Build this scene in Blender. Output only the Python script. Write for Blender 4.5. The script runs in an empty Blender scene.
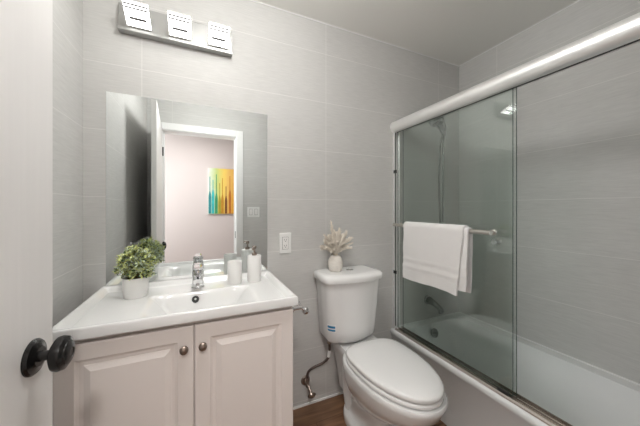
import bpy, bmesh, math, random
from mathutils import Vector, Matrix
random.seed(7)
PI = math.pi
sc = bpy.context.scene
COL = sc.collection

# ------------------------------------------------------------------ camera
cam_d = bpy.data.cameras.new('camera')
cam = bpy.data.objects.new('camera', cam_d)
COL.objects.link(cam)
cam.location = (0, -1.53, 1.22)
cam.rotation_euler = (PI/2, 0, -math.radians(24.4))
cam_d.sensor_fit = 'HORIZONTAL'
cam_d.sensor_width = 36
cam_d.lens = 36*265/640
cam_d.shift_y = -5/640
cam_d.clip_start = 0.01
sc.camera = cam

# ------------------------------------------------------------------ world, exposure
w = bpy.data.worlds.new('world'); sc.world = w; w.use_nodes = True
w.node_tree.nodes['Background'].inputs[0].default_value = (0.9, 0.92, 1, 1)
w.node_tree.nodes['Background'].inputs[1].default_value = 0.5
sc.view_settings.view_transform = 'Standard'
sc.view_settings.look = 'None'
sc.view_settings.gamma = 1
sc.view_settings.use_curve_mapping = False
sc.view_settings.exposure = 0.5
P_CEIL, P_HALL, P_FILL = 18.0, 12.0, 48.0      # powers: bathroom ceiling lamp, hall ceiling lamp, fill light at the added hall window

def area(name, loc, size, power, col, rot=(0, 0, 0), shape='DISK', size_y=None):
    d = bpy.data.lights.new(name, 'AREA'); d.shape = shape; d.size = size
    if size_y: d.size_y = size_y
    d.energy = power; d.color = col
    o = bpy.data.objects.new(name, d); COL.objects.link(o); o.location = loc; o.rotation_euler = rot
    return o
def bulb(name, loc, rad, power, col):
    d = bpy.data.lights.new(name, 'POINT'); d.shadow_soft_size = rad; d.energy = power; d.color = col
    o = bpy.data.objects.new(name, d); COL.objects.link(o); o.location = loc
bulb('ceiling_lamp_light', (0.14, -0.80, 2.26), 0.15, P_CEIL, (1, 0.99, 0.975))
area('hall_lamp_light', (-0.03, -2.25, 2.315), 0.16, P_HALL, (1, 0.965, 0.945))
# fill light for the tub side, through an unseen window added for it
area('tub_fill_light', (-1.68, -2.36, 1.45), 0.86, P_FILL, (0.97, 0.985, 1), rot=(0, -PI/2, 0), shape='RECTANGLE', size_y=0.86)
bpy.data.lights['tub_fill_light'].size = 1.36

# ------------------------------------------------------------------ materials
def mat(name, col, rough=0.5, metal=0.0, bump=None, vary=None, **kw):
    """bump=(scale xyz, strength, distance); vary=(scale xyz, amount)"""
    m = bpy.data.materials.new(name); m.use_nodes = True
    nt = m.node_tree; b = nt.nodes['Principled BSDF']
    b.inputs['Base Color'].default_value = (*col, 1)
    b.inputs['Roughness'].default_value = rough
    b.inputs['Metallic'].default_value = metal
    for k, v in kw.items(): b.inputs[k.replace('_', ' ')].default_value = v
    def noise(scale):
        tc = nt.nodes.new('ShaderNodeTexCoord'); mp = nt.nodes.new('ShaderNodeMapping')
        mp.inputs['Scale'].default_value = scale
        nt.links.new(tc.outputs['Object'], mp.inputs[0])
        n = nt.nodes.new('ShaderNodeTexNoise'); n.inputs['Scale'].default_value = 1; n.inputs['Detail'].default_value = 4
        nt.links.new(mp.outputs[0], n.inputs['Vector'])
        return n
    if bump:
        n = noise(bump[0]); bn = nt.nodes.new('ShaderNodeBump')
        bn.inputs['Strength'].default_value = bump[1]; bn.inputs['Distance'].default_value = bump[2]
        nt.links.new(n.outputs['Fac'], bn.inputs['Height']); nt.links.new(bn.outputs[0], b.inputs['Normal'])
    if vary:
        n = noise(vary[0]); mx = nt.nodes.new('ShaderNodeMix'); mx.data_type = 'RGBA'
        a = vary[1]
        mx.inputs['A'].default_value = (*[c*(1-a) for c in col], 1)
        mx.inputs['B'].default_value = (*[min(1, c*(1+a)) for c in col], 1)
        nt.links.new(n.outputs['Fac'], mx.inputs['Factor']); nt.links.new(mx.outputs['Result'], b.inputs['Base Color'])
    return m

def tile_mat(name, axis, off, tile, grout):
    m = bpy.data.materials.new(name); m.use_nodes = True
    nt = m.node_tree; N = nt.nodes; L = nt.links; b = N['Principled BSDF']
    g = N.new('ShaderNodeNewGeometry'); s = N.new('ShaderNodeSeparateXYZ'); L.new(g.outputs['Position'], s.inputs[0])
    def M(op, a, bb=None, c=None):
        n = N.new('ShaderNodeMath'); n.operation = op
        for i, v in enumerate((a, bb, c)):
            if v is None: continue
            if isinstance(v, (int, float)): n.inputs[i].default_value = v
            else: L.new(v, n.inputs[i])
        return n.outputs[0]
    def line(co, o, period, half):
        d = M('PINGPONG', M('SUBTRACT', co, o), period/2)
        return M('LESS_THAN', d, half)
    lz = line(s.outputs['Z'], 0.033, 0.31, 0.0017)
    lh = line(s.outputs[axis], off, 0.992, 0.0017)
    ln = M('MAXIMUM', lz, lh)
    # woven linen texture of the tile
    mp = N.new('ShaderNodeMapping'); mp.inputs['Scale'].default_value = (14, 14, 170)
    L.new(g.outputs['Position'], mp.inputs[0])
    n1 = N.new('ShaderNodeTexNoise'); n1.inputs['Scale'].default_value = 1; n1.inputs['Detail'].default_value = 5; L.new(mp.outputs[0], n1.inputs['Vector'])
    n2 = N.new('ShaderNodeTexNoise'); n2.inputs['Scale'].default_value = 2.2; n2.inputs['Detail'].default_value = 3; L.new(g.outputs['Position'], n2.inputs['Vector'])
    f = M('ADD', M('MULTIPLY', n1.outputs['Fac'], 0.65), M('MULTIPLY', n2.outputs['Fac'], 0.35))
    mx = N.new('ShaderNodeMix'); mx.data_type = 'RGBA'
    mx.inputs['A'].default_value = (*[c*0.80 for c in tile], 1); mx.inputs['B'].default_value = (*[c*1.20 for c in tile], 1)
    L.new(f, mx.inputs['Factor'])
    m2 = N.new('ShaderNodeMix'); m2.data_type = 'RGBA'
    L.new(ln, m2.inputs['Factor']); L.new(mx.outputs['Result'], m2.inputs['A']); m2.inputs['B'].default_value = (*grout, 1)
    L.new(m2.outputs['Result'], b.inputs['Base Color'])
    bn = N.new('ShaderNodeBump'); bn.inputs['Strength'].default_value = 0.4; bn.inputs['Distance'].default_value = 0.002
    L.new(M('SUBTRACT', n1.outputs['Fac'], ln), bn.inputs['Height']); L.new(bn.outputs[0], b.inputs['Normal'])
    b.inputs['Roughness'].default_value = 0.6; b.inputs['Specular IOR Level'].default_value = 0.3
    return m

TILE = (0.575, 0.57, 0.552); GROUT = (0.68, 0.67, 0.65)
tile_x = tile_mat('tile_x', 'X', -0.256, TILE, GROUT)
tile_y = tile_mat('tile_y', 'Y', -0.70, TILE, GROUT)
TUBT = (0.40, 0.395, 0.37)
tile_r = tile_mat('tile_right', 'Y', -1.3, TILE, GROUT)
paint_ceil = mat('ceiling_paint', (0.84, 0.83, 0.795), 0.8, bump=((60, 60, 60), 0.05, 0.001))
paint_hall = mat('hall_paint', (0.53, 0.475, 0.46), 0.9, bump=((60, 60, 60), 0.05, 0.001))
paint_trim = mat('trim_paint', (0.83, 0.83, 0.82), 0.4)
paint_door = mat('door_paint', (0.74, 0.725, 0.71), 0.45, bump=((160, 160, 6), 0.12, 0.001), vary=((90, 90, 4), 0.03))
cab_paint = mat('cabinet_paint', (0.85, 0.79, 0.755), 0.4, bump=((30, 30, 30), 0.03, 0.001))
ceramic = mat('ceramic', (0.80, 0.80, 0.79), 0.12, Coat_Weight=0.3)
tub_mat = mat('tub_enamel', (0.86, 0.865, 0.86), 0.16, Coat_Weight=0.3)
matte_white = mat('matte_white', (0.84, 0.83, 0.81), 0.45, bump=((70, 70, 70), 0.08, 0.001))
stone_vase = mat('stone_vase', (0.74, 0.70, 0.64), 0.7, bump=((90, 90, 90), 0.3, 0.002), vary=((60, 60, 90), 0.14))
chrome = mat('chrome', (0.78, 0.78, 0.79), 0.07, 1.0)
brushed = mat('brushed_aluminium', (0.95, 0.95, 0.94), 0.33, 0.75, bump=((4, 0.5, 400), 0.03, 0.0005))
nickel = mat('brushed_nickel', (0.62, 0.59, 0.55), 0.28, 1.0)
dark_reflection_chrome = mat('dark_reflection_chrome', (0.34, 0.35, 0.34), 0.2, 1.0)  # dark reflections on the tub chrome put into the base colour
clip_grey = mat('clip_grey', (0.16, 0.16, 0.16), 0.6)
plate_m = mat('satin_plate', (0.42, 0.42, 0.41), 0.4, 0.8)
mid_chrome = mat('shower_chrome', (0.55, 0.56, 0.56), 0.12, 1.0)
pewter = mat('pewter', (0.36, 0.30, 0.26), 0.32, 1.0)
black_metal = mat('black_knob_metal', (0.008, 0.0075, 0.0075), 0.22, 0.0, Specular_IOR_Level=0.35)
rubber = mat('black_rubber', (0.02, 0.02, 0.02), 0.5)
dark_gap = mat('dark_gap', (0.05, 0.05, 0.05), 0.7)
braid = mat('braided_hose', (0.13, 0.10, 0.09), 0.45, 0.6, bump=((900, 900, 900), 0.5, 0.002))
white_plastic = mat('white_plastic', (0.85, 0.85, 0.83), 0.35)
blue_print = mat('blue_print', (0.03, 0.22, 0.42), 0.5)
terry = mat('terry_cloth', (0.90, 0.885, 0.87), 0.95, bump=((420, 420, 420), 0.9, 0.004), Sheen_Weight=0.3)
soil = mat('soil', (0.05, 0.035, 0.025), 0.95, bump=((150, 150, 150), 0.8, 0.01))
leaf_a = mat('leaf_green', (0.09, 0.17, 0.07), 0.5)
leaf_b = mat('leaf_lime', (0.66, 0.70, 0.30), 0.5)
leaf_c = mat('leaf_grey', (0.60, 0.68, 0.54), 0.55)
stem_m = mat('stem', (0.16, 0.13, 0.05), 0.7)
straw = mat('straw', (0.82, 0.70, 0.54), 0.85)
straw2 = mat('straw_pale', (0.97, 0.91, 0.81), 0.9, Sheen_Weight=0.4)
track_metal = mat('track_metal', (0.58, 0.53, 0.49), 0.25, 1.0)

def floor_mat():
    m = bpy.data.materials.new('wood_floor'); m.use_nodes = True
    nt = m.node_tree; N = nt.nodes; L = nt.links; b = N['Principled BSDF']
    g = N.new('ShaderNodeNewGeometry')
    mp = N.new('ShaderNodeMapping'); mp.inputs['Scale'].default_value = (3, 28, 3); L.new(g.outputs['Position'], mp.inputs[0])
    n = N.new('ShaderNodeTexNoise'); n.inputs['Scale'].default_value = 1; n.inputs['Detail'].default_value = 7; n.inputs['Distortion'].default_value = 0.6
    L.new(mp.outputs[0], n.inputs['Vector'])
    br = N.new('ShaderNodeTexBrick'); br.inputs['Scale'].default_value = 1; br.inputs['Brick Width'].default_value = 1.2
    br.inputs['Row Height'].default_value = 0.15; br.inputs['Mortar Size'].default_value = 0.0015
    br.inputs['Color1'].default_value = (0.8, 0.8, 0.8, 1); br.inputs['Color2'].default_value = (1.1, 1.1, 1.1, 1); br.inputs['Mortar'].default_value = (0.3, 0.3, 0.3, 1)
    L.new(g.outputs['Position'], br.inputs['Vector'])
    r = N.new('ShaderNodeValToRGB'); L.new(n.outputs['Fac'], r.inputs[0])
    r.color_ramp.elements[0].position = 0.3; r.color_ramp.elements[0].color = (0.11, 0.052, 0.027, 1)
    r.color_ramp.elements[1].position = 0.7; r.color_ramp.elements[1].color = (0.30, 0.165, 0.092, 1)
    mx = N.new('ShaderNodeMix'); mx.data_type = 'RGBA'; mx.blend_type = 'MULTIPLY'; mx.inputs['Factor'].default_value = 1
    L.new(r.outputs[0], mx.inputs['A']); L.new(br.outputs['Color'], mx.inputs['B']); L.new(mx.outputs['Result'], b.inputs['Base Color'])
    b.inputs['Roughness'].default_value = 0.4
    return m
wood = floor_mat()

def glass_mat(name, tint, ior=1.5):
    m = bpy.data.materials.new(name); m.use_nodes = True
    nt = m.node_tree; N = nt.nodes; L = nt.links
    N.remove(N['Principled BSDF']); out = N['Material Output']
    t = N.new('ShaderNodeBsdfTransparent'); t.inputs[0].default_value = (*tint, 1)
    g = N.new('ShaderNodeBsdfGlossy'); g.inputs['Roughness'].default_value = 0.0; g.inputs[0].default_value = (1, 1, 1, 1)
    lw = N.new('ShaderNodeLayerWeight'); lw.inputs[0].default_value = 0.5
    pw = N.new('ShaderNodeMath'); pw.operation = 'POWER'; pw.inputs[1].default_value = 5; L.new(lw.outputs['Facing'], pw.inputs[0])
    f = N.new('ShaderNodeMath'); f.operation = 'MULTIPLY_ADD'; f.inputs[1].default_value = 0.945; f.inputs[2].default_value = 0.055; L.new(pw.outputs[0], f.inputs[0])
    mx = N.new('ShaderNodeMixShader'); L.new(f.outputs[0], mx.inputs[0]); L.new(t.outputs[0], mx.inputs[1]); L.new(g.outputs[0], mx.inputs[2])
    L.new(mx.outputs[0], out.inputs[0])
    return m
glass = glass_mat('shower_glass', (0.935, 0.96, 0.948))
glass_edge = mat('glass_edge', (0.03, 0.06, 0.05), 0.2)

mirror_m = mat('mirror_silver', (0.86, 0.885, 0.88), 0.0, 1.0)

def emit(name, col, s):
    m = bpy.data.materials.new(name); m.use_nodes = True
    b = m.node_tree.nodes['Principled BSDF']
    b.inputs['Base Color'].default_value = (0.9, 0.9, 0.9, 1); b.inputs['Roughness'].default_value = 0.3
    b.inputs['Emission Color'].default_value = (*col, 1); b.inputs['Emission Strength'].default_value = s
    return m
shade_m = emit('lit_frosted_glass', (1, 0.985, 0.96), 4.5)
lens_m = emit('lit_lens', (1, 0.96, 0.92), 3.0)

# ------------------------------------------------------------------ helpers
def obj(name, bm, m, parent=None, origin=None, smooth=35, sub=0, bevel=0):
    me = bpy.data.meshes.new(name)
    bmesh.ops.recalc_face_normals(bm, faces=bm.faces) if smooth is not None else None
    ms = m if isinstance(m, (list, tuple)) else [m]
    for x in ms: me.materials.append(x)
    o = bpy.data.objects.new(name, me); COL.objects.link(o)
    base = Vector((0, 0, 0))
    if parent is not None:
        o.parent = parent
        p = parent
        while p: base += p.location; p = p.parent
    if origin is not None:
        o.location = Vector(origin) - base
        base = Vector(origin)
    bmesh.ops.translate(bm, verts=bm.verts, vec=-base)
    bm.to_mesh(me); bm.free()
    if smooth:
        for p in me.polygons: p.use_smooth = True
        me.set_sharp_from_angle(angle=math.radians(smooth))
    if bevel:
        b = o.modifiers.new('bevel', 'BEVEL'); b.width = bevel; b.segments = 3; b.limit_method = 'ANGLE'; b.angle_limit = 0.6
        b.harden_normals = False
    if sub:
        s = o.modifiers.new('sub', 'SUBSURF'); s.levels = sub; s.render_levels = sub
    return o

def thing(name, loc, label, cat, group=None):
    o = bpy.data.objects.new(name, None); COL.objects.link(o); o.location = loc; o.empty_display_size = 0.05
    o['label'] = label; o['category'] = cat
    if group: o['group'] = group
    return o
def tag(o, label, cat, group=None):
    o['label'] = label; o['category'] = cat
    if group: o['group'] = group
    return o
def struct(name, bm, m, parent=None, **k):
    o = obj(name, bm, m, parent, **k)
    if parent is None: o['kind'] = 'structure'
    return o

def box(bm, x0, x1, y0, y1, z0, z1, mi=0):
    v = [bm.verts.new((x, y, z)) for x in (x0, x1) for y in (y0, y1) for z in (z0, z1)]
    for f in ((0, 1, 3, 2), (4, 6, 7, 5), (0, 4, 5, 1), (2, 3, 7, 6), (0, 2, 6, 4), (1, 5, 7, 3)):
        bm.faces.new([v[i] for i in f]).material_index = mi
    return v
def BOX(*a): bm = bmesh.new(); box(bm, *a); return bm

def loft(bm, rings, cap0=True, cap1=True, mi=0, closed=True):
    vs = [[bm.verts.new(p) for p in r] for r in rings]
    n = len(vs[0])
    for a, b in zip(vs, vs[1:]):
        for i in range(n if closed else n-1):
            j = (i+1) % n
            bm.faces.new((a[i], a[j], b[j], b[i])).material_index = mi
    if cap0: bm.faces.new(vs[0][::-1]).material_index = mi
    if cap1: bm.faces.new(vs[-1]).material_index = mi
    return vs

def basis(d):
    d = Vector(d).normalized()
    u = d.cross(Vector((0, 0, 1)))
    if u.length < 1e-3: u = d.cross(Vector((0, 1, 0)))
    u.normalize(); return u, d.cross(u).normalized()
def lathe(bm, c, axis, prof, n=32, sx=1.0, cap=True, mi=0):
    """prof = [(radius, distance along axis)]"""
    c = Vector(c); d = Vector(axis).normalized(); u, v = basis(d)
    rings = []
    for r, h in prof:
        r = max(r, 1e-5)
        rings.append([c + d*h + u*(r*sx*math.cos(t)) + v*(r*math.sin(t)) for t in [2*PI*i/n for i in range(n)]])
    loft(bm, rings, cap, cap, mi)
def smoothpath(pts, n=8):
    P = [Vector(p) for p in pts]; P = [2*P[0]-P[1]] + P + [2*P[-1]-P[-2]]
    out = []
    for i in range(1, len(P)-2):
        a, b, c, d = P[i-1:i+3]
        for k in range(n):
            t = k/n
            out.append(0.5*((2*b) + (c-a)*t + (2*a-5*b+4*c-d)*t*t + (3*b-a-3*c+d)*t**3))
    out.append(P[-2]); return out
def tube(bm, pts, r, n=12, mi=0, smooth=0):
    P = smoothpath(pts, smooth) if smooth else [Vector(p) for p in pts]
    R = r if isinstance(r, (list, tuple)) else None
    rings = []; u = None
    for i, p in enumerate(P):
        d = (P[min(i+1, len(P)-1)] - P[max(i-1, 0)]).normalized()
        if u is None: u, v = basis(d)
        else:
            u = (u - d*u.dot(d)).normalized(); v = d.cross(u).normalized()
        if R:
            f = i/(len(P)-1)*(len(R)-1); k = min(int(f), len(R)-2); rr = R[k]+(R[k+1]-R[k])*(f-k)
        else: rr = r
        rings.append([p + u*(rr*math.cos(2*PI*j/n)) + v*(rr*math.sin(2*PI*j/n)) for j in range(n)])
    loft(bm, rings, True, True, mi)
def rrect(x0, x1, y0, y1, r, z, n=5):
    pts = []
    for cx, cy, a0 in ((x1-r, y1-r, 0), (x0+r, y1-r, PI/2), (x0+r, y0+r, PI), (x1-r, y0+r, 1.5*PI)):
        for i in range(n+1):
            a = a0 + PI/2*i/n
            pts.append((cx+r*math.cos(a), cy+r*math.sin(a), z))
    return pts
def sstep(t): t = max(0, min(1, t)); return t*t*(3-2*t)

# ------------------------------------------------------------------ the setting
XL, XR, YF, ZC = -0.48, 1.964, -1.60, 2.40
DX0, DX1, DH = -0.360, 0.386, 2.028          # doorway
HX0, HX1, HY = -1.6, 1.9, -3.10              # hall beyond the doorway
struct('floor', BOX(HX0-0.1, XR+0.1, HY-0.1, 0.1, -0.1, 0), wood, smooth=0)
struct('ceiling', BOX(HX0-0.1, XR+0.1, HY-0.1, 0.1, ZC, ZC+0.1), paint_ceil, smooth=0)
struct('wall_back', BOX(XL-0.1, XR+0.1, 0, 0.1, 0, ZC), tile_x, smooth=0)
struct('wall_left', BOX(XL-0.1, XL, YF, 0, 0, ZC), tile_y, smooth=0)
struct('wall_right', BOX(XR, XR+0.1, YF, 0, 0, ZC), tile_r, smooth=0)
bm = bmesh.new()
for a in ((XL-0.1, DX0, 0, ZC), (DX1, XR+0.1, 0, ZC), (DX0, DX1, DH, ZC)):
    box(bm, a[0], a[1], YF-0.06, YF, a[2], a[3], 0)
    box(bm, a[0] if a[0] != XL-0.1 else HX0, a[1], YF-0.12, YF-0.06, a[2], a[3], 1)
struct('wall_front', bm, [tile_x, paint_hall], smooth=0)
struct('wall_hall', BOX(HX0, HX1, HY-0.1, HY, 0, ZC), paint_hall, smooth=0)
bm = bmesh.new()
WY0, WY1, WZ0, WZ1 = -2.81, -1.91, 0.75, 2.15  # opening for an unseen window, added to brighten the tub side
box(bm, HX0-0.1, HX0, HY, WY0, 0, ZC); box(bm, HX0-0.1, HX0, WY1, YF-0.06, 0, ZC); box(bm, HX0-0.1, HX0, WY0, WY1, 0, WZ0); box(bm, HX0-0.1, HX0, WY0, WY1, WZ1, ZC)
struct('wall_hall_left', bm, paint_hall, smooth=0)
bm = bmesh.new()
for a in ((WY0, WY0+0.03, WZ0, WZ1), (WY1-0.03, WY1, WZ0, WZ1), (WY0+0.03, WY1-0.03, WZ0, WZ0+0.03), (WY0+0.03, WY1-0.03, WZ1-0.03, WZ1), (WY0+0.03, WY1-0.03, 1.44, 1.46)): box(bm, HX0-0.06, HX0-0.02, *a)
added_win = struct('added_window_1', bm, paint_trim, smooth=0)  # frame and pane of the added window, passing the fill light
obj('added_window_pane', BOX(HX0-0.042, HX0-0.038, WY0+0.03, WY1-0.03, WZ0+0.03, WZ1-0.03), glass_mat('added_window_glass', (0.97, 0.98, 0.98)), added_win, smooth=0)
struct('wall_hall_right', BOX(HX1, HX1+0.1, HY, YF-0.12, 0, ZC), paint_hall, smooth=0)
# door lining and casing
bm = bmesh.new()
box(bm, DX0-0.0005, DX0+0.016, YF-0.125, YF+0.004, 0, DH); box(bm, DX1-0.016, DX1+0.0005, YF-0.125, YF+0.004, 0, DH)
box(bm, DX0+0.016, DX1-0.016, YF-0.125, YF+0.004, DH-0.016, DH)
for xs in (DX0+0.016, DX1-0.028): box(bm, xs, xs+0.012, YF-0.07, YF-0.045, 0, DH-0.016)
struct('trim_1', bm, paint_trim, smooth=0, bevel=0.002)
bm = bmesh.new()
CW = 0.064
box(bm, DX0-CW, DX0+0.008, YF, YF+0.016, 0, DH+CW); box(bm, DX1-0.008, DX1+CW, YF, YF+0.016, 0, DH+CW)
box(bm, DX0+0.008, DX1-0.008, YF, YF+0.016, DH-0.008, DH+CW)
struct('trim_2', bm, paint_trim, smooth=0, bevel=0.003)
# pale sealant line between wall and floor, and at the ceiling
bm = bmesh.new(); box(bm, XL, 1.262, -0.006, 0, 0, 0.012); struct('baseboard_back', bm, paint_trim, smooth=0)
bm = bmesh.new(); box(bm, XL, XR, -0.005, 0, ZC-0.005, ZC); struct('trim_3', bm, paint_trim, smooth=0)
bm = bmesh.new(); box(bm, XR-0.005, XR, YF, -0.005, ZC-0.005, ZC); struct('trim_4', bm, paint_trim, smooth=0)

# open door leaf
hinge = Vector((-0.347, -1.588, 0)); tip = Vector((-0.291, -0.765, 0))
dd = (tip-hinge).normalized(); nn = Vector((dd.y, -dd.x, 0))      # nn points to the room (+x)
def leaf(bm, a, b, t0, t1, z0, z1):
    pts = [hinge+dd*a+nn*t0, hinge+dd*b+nn*t0, hinge+dd*b+nn*t1, hinge+dd*a+nn*t1]
    loft(bm, [[p+Vector((0, 0, z)) for p in pts] for z in (z0, z1)])
LW = (tip-hinge).length
bm = bmesh.new(); leaf(bm, 0, LW, -0.035, 0, 0.008, 2.024)
door = struct('door_1', bm, paint_door, smooth=0, bevel=0.0015, origin=tuple(hinge))
kc = hinge + dd*(LW-0.066) + Vector((0, 0, 0.930))
for s, off in ((1, 0.0), (-1, -0.035)):
    c = kc + nn*off; a = nn*s
    bm = bmesh.new()
    lathe(bm, c, a, [(0.0, 0), (0.034, 0), (0.034, 0.003), (0.031, 0.007), (0.022, 0.009), (0.018, 0.012), (0.0, 0.012)], 40)
    rose = obj('door_knob_rose', bm, black_metal, door)
    bm = bmesh.new()
    lathe(bm, c, a, [(0.0, 0.010), (0.010, 0.010), (0.009, 0.026), (0.012, 0.030), (0.023, 0.032), (0.0315, 0.037), (0.033, 0.043), (0.031, 0.051),
                     (0.023, 0.055), (0.0225, 0.0565), (0.017, 0.059), (0.009, 0.0605), (0.0085, 0.0595), (0.0, 0.0595)], 40)
    obj('door_knob', bm, black_metal, door)
bm = bmesh.new(); leaf(bm, LW-0.0005, LW+0.001, -0.029, -0.006, 0.89, 0.95); obj('latch_plate', bm, black_metal, door)
for hz in (0.22, 1.75):
    bm = bmesh.new(); lathe(bm, hinge+nn*0.006+Vector((0, 0, hz)), (0, 0, 1), [(0, 0), (0.006, 0), (0.006, 0.09), (0, 0.09)], 12)
    obj('hinge', bm, black_metal, door)
o = obj('strike_plate', BOX(DX1-0.0185, DX1-0.0155, YF-0.038, YF-0.010, 0.88, 0.955), black_metal, smooth=0)
tag(o, 'small black strike plate on the right jamb of the doorway, seen in the mirror', 'strike plate')

# ------------------------------------------------------------------ bathtub
TX, TZ = 1.262, 0.352
bm = bmesh.new()
nx, ny = 64, 96
x0, x1, y0, y1 = TX, XR-0.0005, YF+0.001, -0.0005
bx0, bx1, by0, by1 = TX+0.085, XR-0.075, YF+0.09, -0.062
def tub_h(x, y):
    # depth profile from the distance to a rounded-rectangle rim
    cx, cy = (bx0+bx1)/2, (by0+by1)/2; hx, hy = (bx1-bx0)/2, (by1-by0)/2; r = 0.13
    qx, qy = abs(x-cx)-hx+r, abs(y-cy)-hy+r
    d = r - (math.hypot(max(qx, 0), max(qy, 0)) + min(max(qx, qy), 0))
    if d <= 0: return TZ
    t = d/0.11
    prof = sstep(min(t, 1))
    return TZ - 0.30*(0.25*min(1, d/0.018)**0.7*1.0 + 0.75*prof) if d < 0.11 else TZ-0.30
def mono(a, b, n, c0, c1):
    xs = []
    for i in range(n+1):
        xs.append(a+(b-a)*i/n)
    xs += [c0, c1, c0+0.004, c1-0.004, c0+0.01, c1-0.01, c0+0.02, c1-0.02]
    return sorted(set(round(v, 4) for v in xs))
X = mono(x0, x1, nx, bx0, bx1); Y = mono(y0, y1, ny, by0, by1)
V = [[bm.verts.new((x, y, tub_h(x, y))) for x in X] for y in Y]
for j in range(len(Y)-1):
    for i in range(len(X)-1): bm.faces.new((V[j][i], V[j][i+1], V[j+1][i+1], V[j+1][i]))
# apron
ap = [(TX, TZ), (TX-0.006, TZ-0.003), (TX-0.010, TZ-0.012), (TX-0.008, TZ-0.035), (TX, TZ-0.042), (TX, 0.0)]
rows = [V[j][0] for j in range(len(Y))]
prev = rows
for (ax, az) in ap[1:]:
    cur = [bm.verts.new((ax, y, az)) for y in Y]
    for j in range(len(Y)-1): bm.faces.new((prev[j], prev[j+1], cur[j+1], cur[j]))
    prev = cur
# hidden end and wall sides, underside
def skirt(seq):
    low = [bm.verts.new((v.co.x, v.co.y, 0)) for v in seq]
    for a, b, c, d in zip(seq, seq[1:], low[1:], low): bm.faces.new((a, b, c, d))
skirt([V[0][i] for i in range(len(X))]); skirt([V[-1][i] for i in range(len(X))]); skirt([V[j][-1] for j in range(len(Y))])
tub = obj('bathtub', bm, tub_mat, origin=((x0+x1)/2, (y0+y1)/2, 0), smooth=50)
tag(tub, 'white built-in alcove bathtub with a plain apron, along the right wall', 'bathtub')
bm = bmesh.new(); lathe(bm, (1.585, -0.086, 0.292), (0, -1, 0.35), [(0, 0), (0.032, 0), (0.034, 0.004), (0.032, 0.010), (0.020, 0.012), (0.018, 0.009), (0, 0.009)], 28)
lathe(bm, (1.585, -0.096, 0.295), (0, -1, 0.35), [(0, 0), (0.006, 0), (0.006, 0.012), (0, 0.012)], 12)
obj('overflow_plate', bm, dark_reflection_chrome, tub)
bm = bmesh.new(); lathe(bm, (1.60, -0.29, 0.0515), (0, 0, 1), [(0, 0), (0.034, 0), (0.034, 0.003), (0.025, 0.004), (0.022, 0.002), (0.01, 0.006), (0, 0.006)], 28)
obj('drain', bm, chrome, tub)
bm = bmesh.new(); box(bm, XR-0.008, XR, YF, -0.006, TZ, TZ+0.007); box(bm, TX+0.07, XR, -0.007, 0, TZ, TZ+0.007)
struct('trim_5', bm, paint_trim, smooth=0)

# tub spout
bm = bmesh.new()
rings = []
for t in [i/10 for i in range(11)]:
    y = -0.135*t; z = 0.508 - 0.002*t - 0.040*t**2.2; rx = 0.027-0.007*t; rz = 0.027-0.010*t
    rings.append([(1.612+rx*math.cos(a), y, z+rz*math.sin(a)) for a in [2*PI*i/24 for i in range(24)]])
loft(bm, rings)
lathe(bm, (1.612, 0, 0.508), (0, -1, 0), [(0, 0), (0.036, 0), (0.035, 0.006), (0.028, 0.010), (0, 0.010)], 28)
lathe(bm, (1.612, -0.118, 0.455), (0, 0, -1), [(0, 0), (0.013, 0), (0.013, 0.012), (0, 0.012)], 16)
o = obj('tub_spout', bm, dark_reflection_chrome, origin=(1.612, 0, 0.508)); tag(o, 'chrome tub spout on the back wall above the bathtub', 'faucet')

# hand shower
sh = thing('hand_shower', (1.67, 0, 1.925), 'chrome hand shower with a long hanging hose on the wall above the bathtub', 'shower')
bm = bmesh.new(); lathe(bm, (1.67, 0, 1.925), (0, -1, 0), [(0, 0), (0.030, 0), (0.028, 0.006), (0.012, 0.010), (0, 0.010)], 24)
tube(bm, [(1.67, 0, 1.925), (1.658, -0.06, 1.93), (1.632, -0.12, 1.89), (1.606, -0.15, 1.815)], 0.0105, 12, smooth=6)
obj('shower_arm', bm, mid_chrome, sh)
bm = bmesh.new(); lathe(bm, (1.608, -0.145, 1.83), (-0.22, -0.35, -1), [(0, 0), (0.018, 0), (0.021, 0.02), (0.020, 0.05), (0.013, 0.062), (0, 0.062)], 20)
tube(bm, [(1.606, -0.155, 1.79), (1.575, -0.172, 1.772)], 0.017, 14)
obj('holder', bm, mid_chrome, sh)
bm = bmesh.new()
tube(bm, [(1.605, -0.16, 1.745), (1.575, -0.172, 1.765), (1.53, -0.185, 1.795), (1.485, -0.195, 1.812)], [0.014, 0.017, 0.018, 0.022, 0.028], 16, smooth=5)
lathe(bm, (1.490, -0.190, 1.838), (-0.55, -0.55, -1), [(0, 0), (0.026, 0.002), (0.044, 0.016), (0.047, 0.030), (0.043, 0.034), (0.038, 0.031), (0, 0.033)], 28)
obj('shower_head', bm, mid_chrome, sh)
bm = bmesh.new()
tube(bm, [(1.607, -0.155, 1.765), (1.606, -0.150, 1.60), (1.604, -0.150, 1.35), (1.600, -0.15, 1.16), (1.596, -0.15, 1.115), (1.586, -0.15, 1.103), (1.576, -0.15, 1.115),
          (1.572, -0.15, 1.17), (1.566, -0.15, 1.40), (1.570, -0.152, 1.65), (1.590, -0.165, 1.755)], 0.0072, 10, smooth=7)
obj('hose', bm, dark_reflection_chrome, sh)

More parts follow.
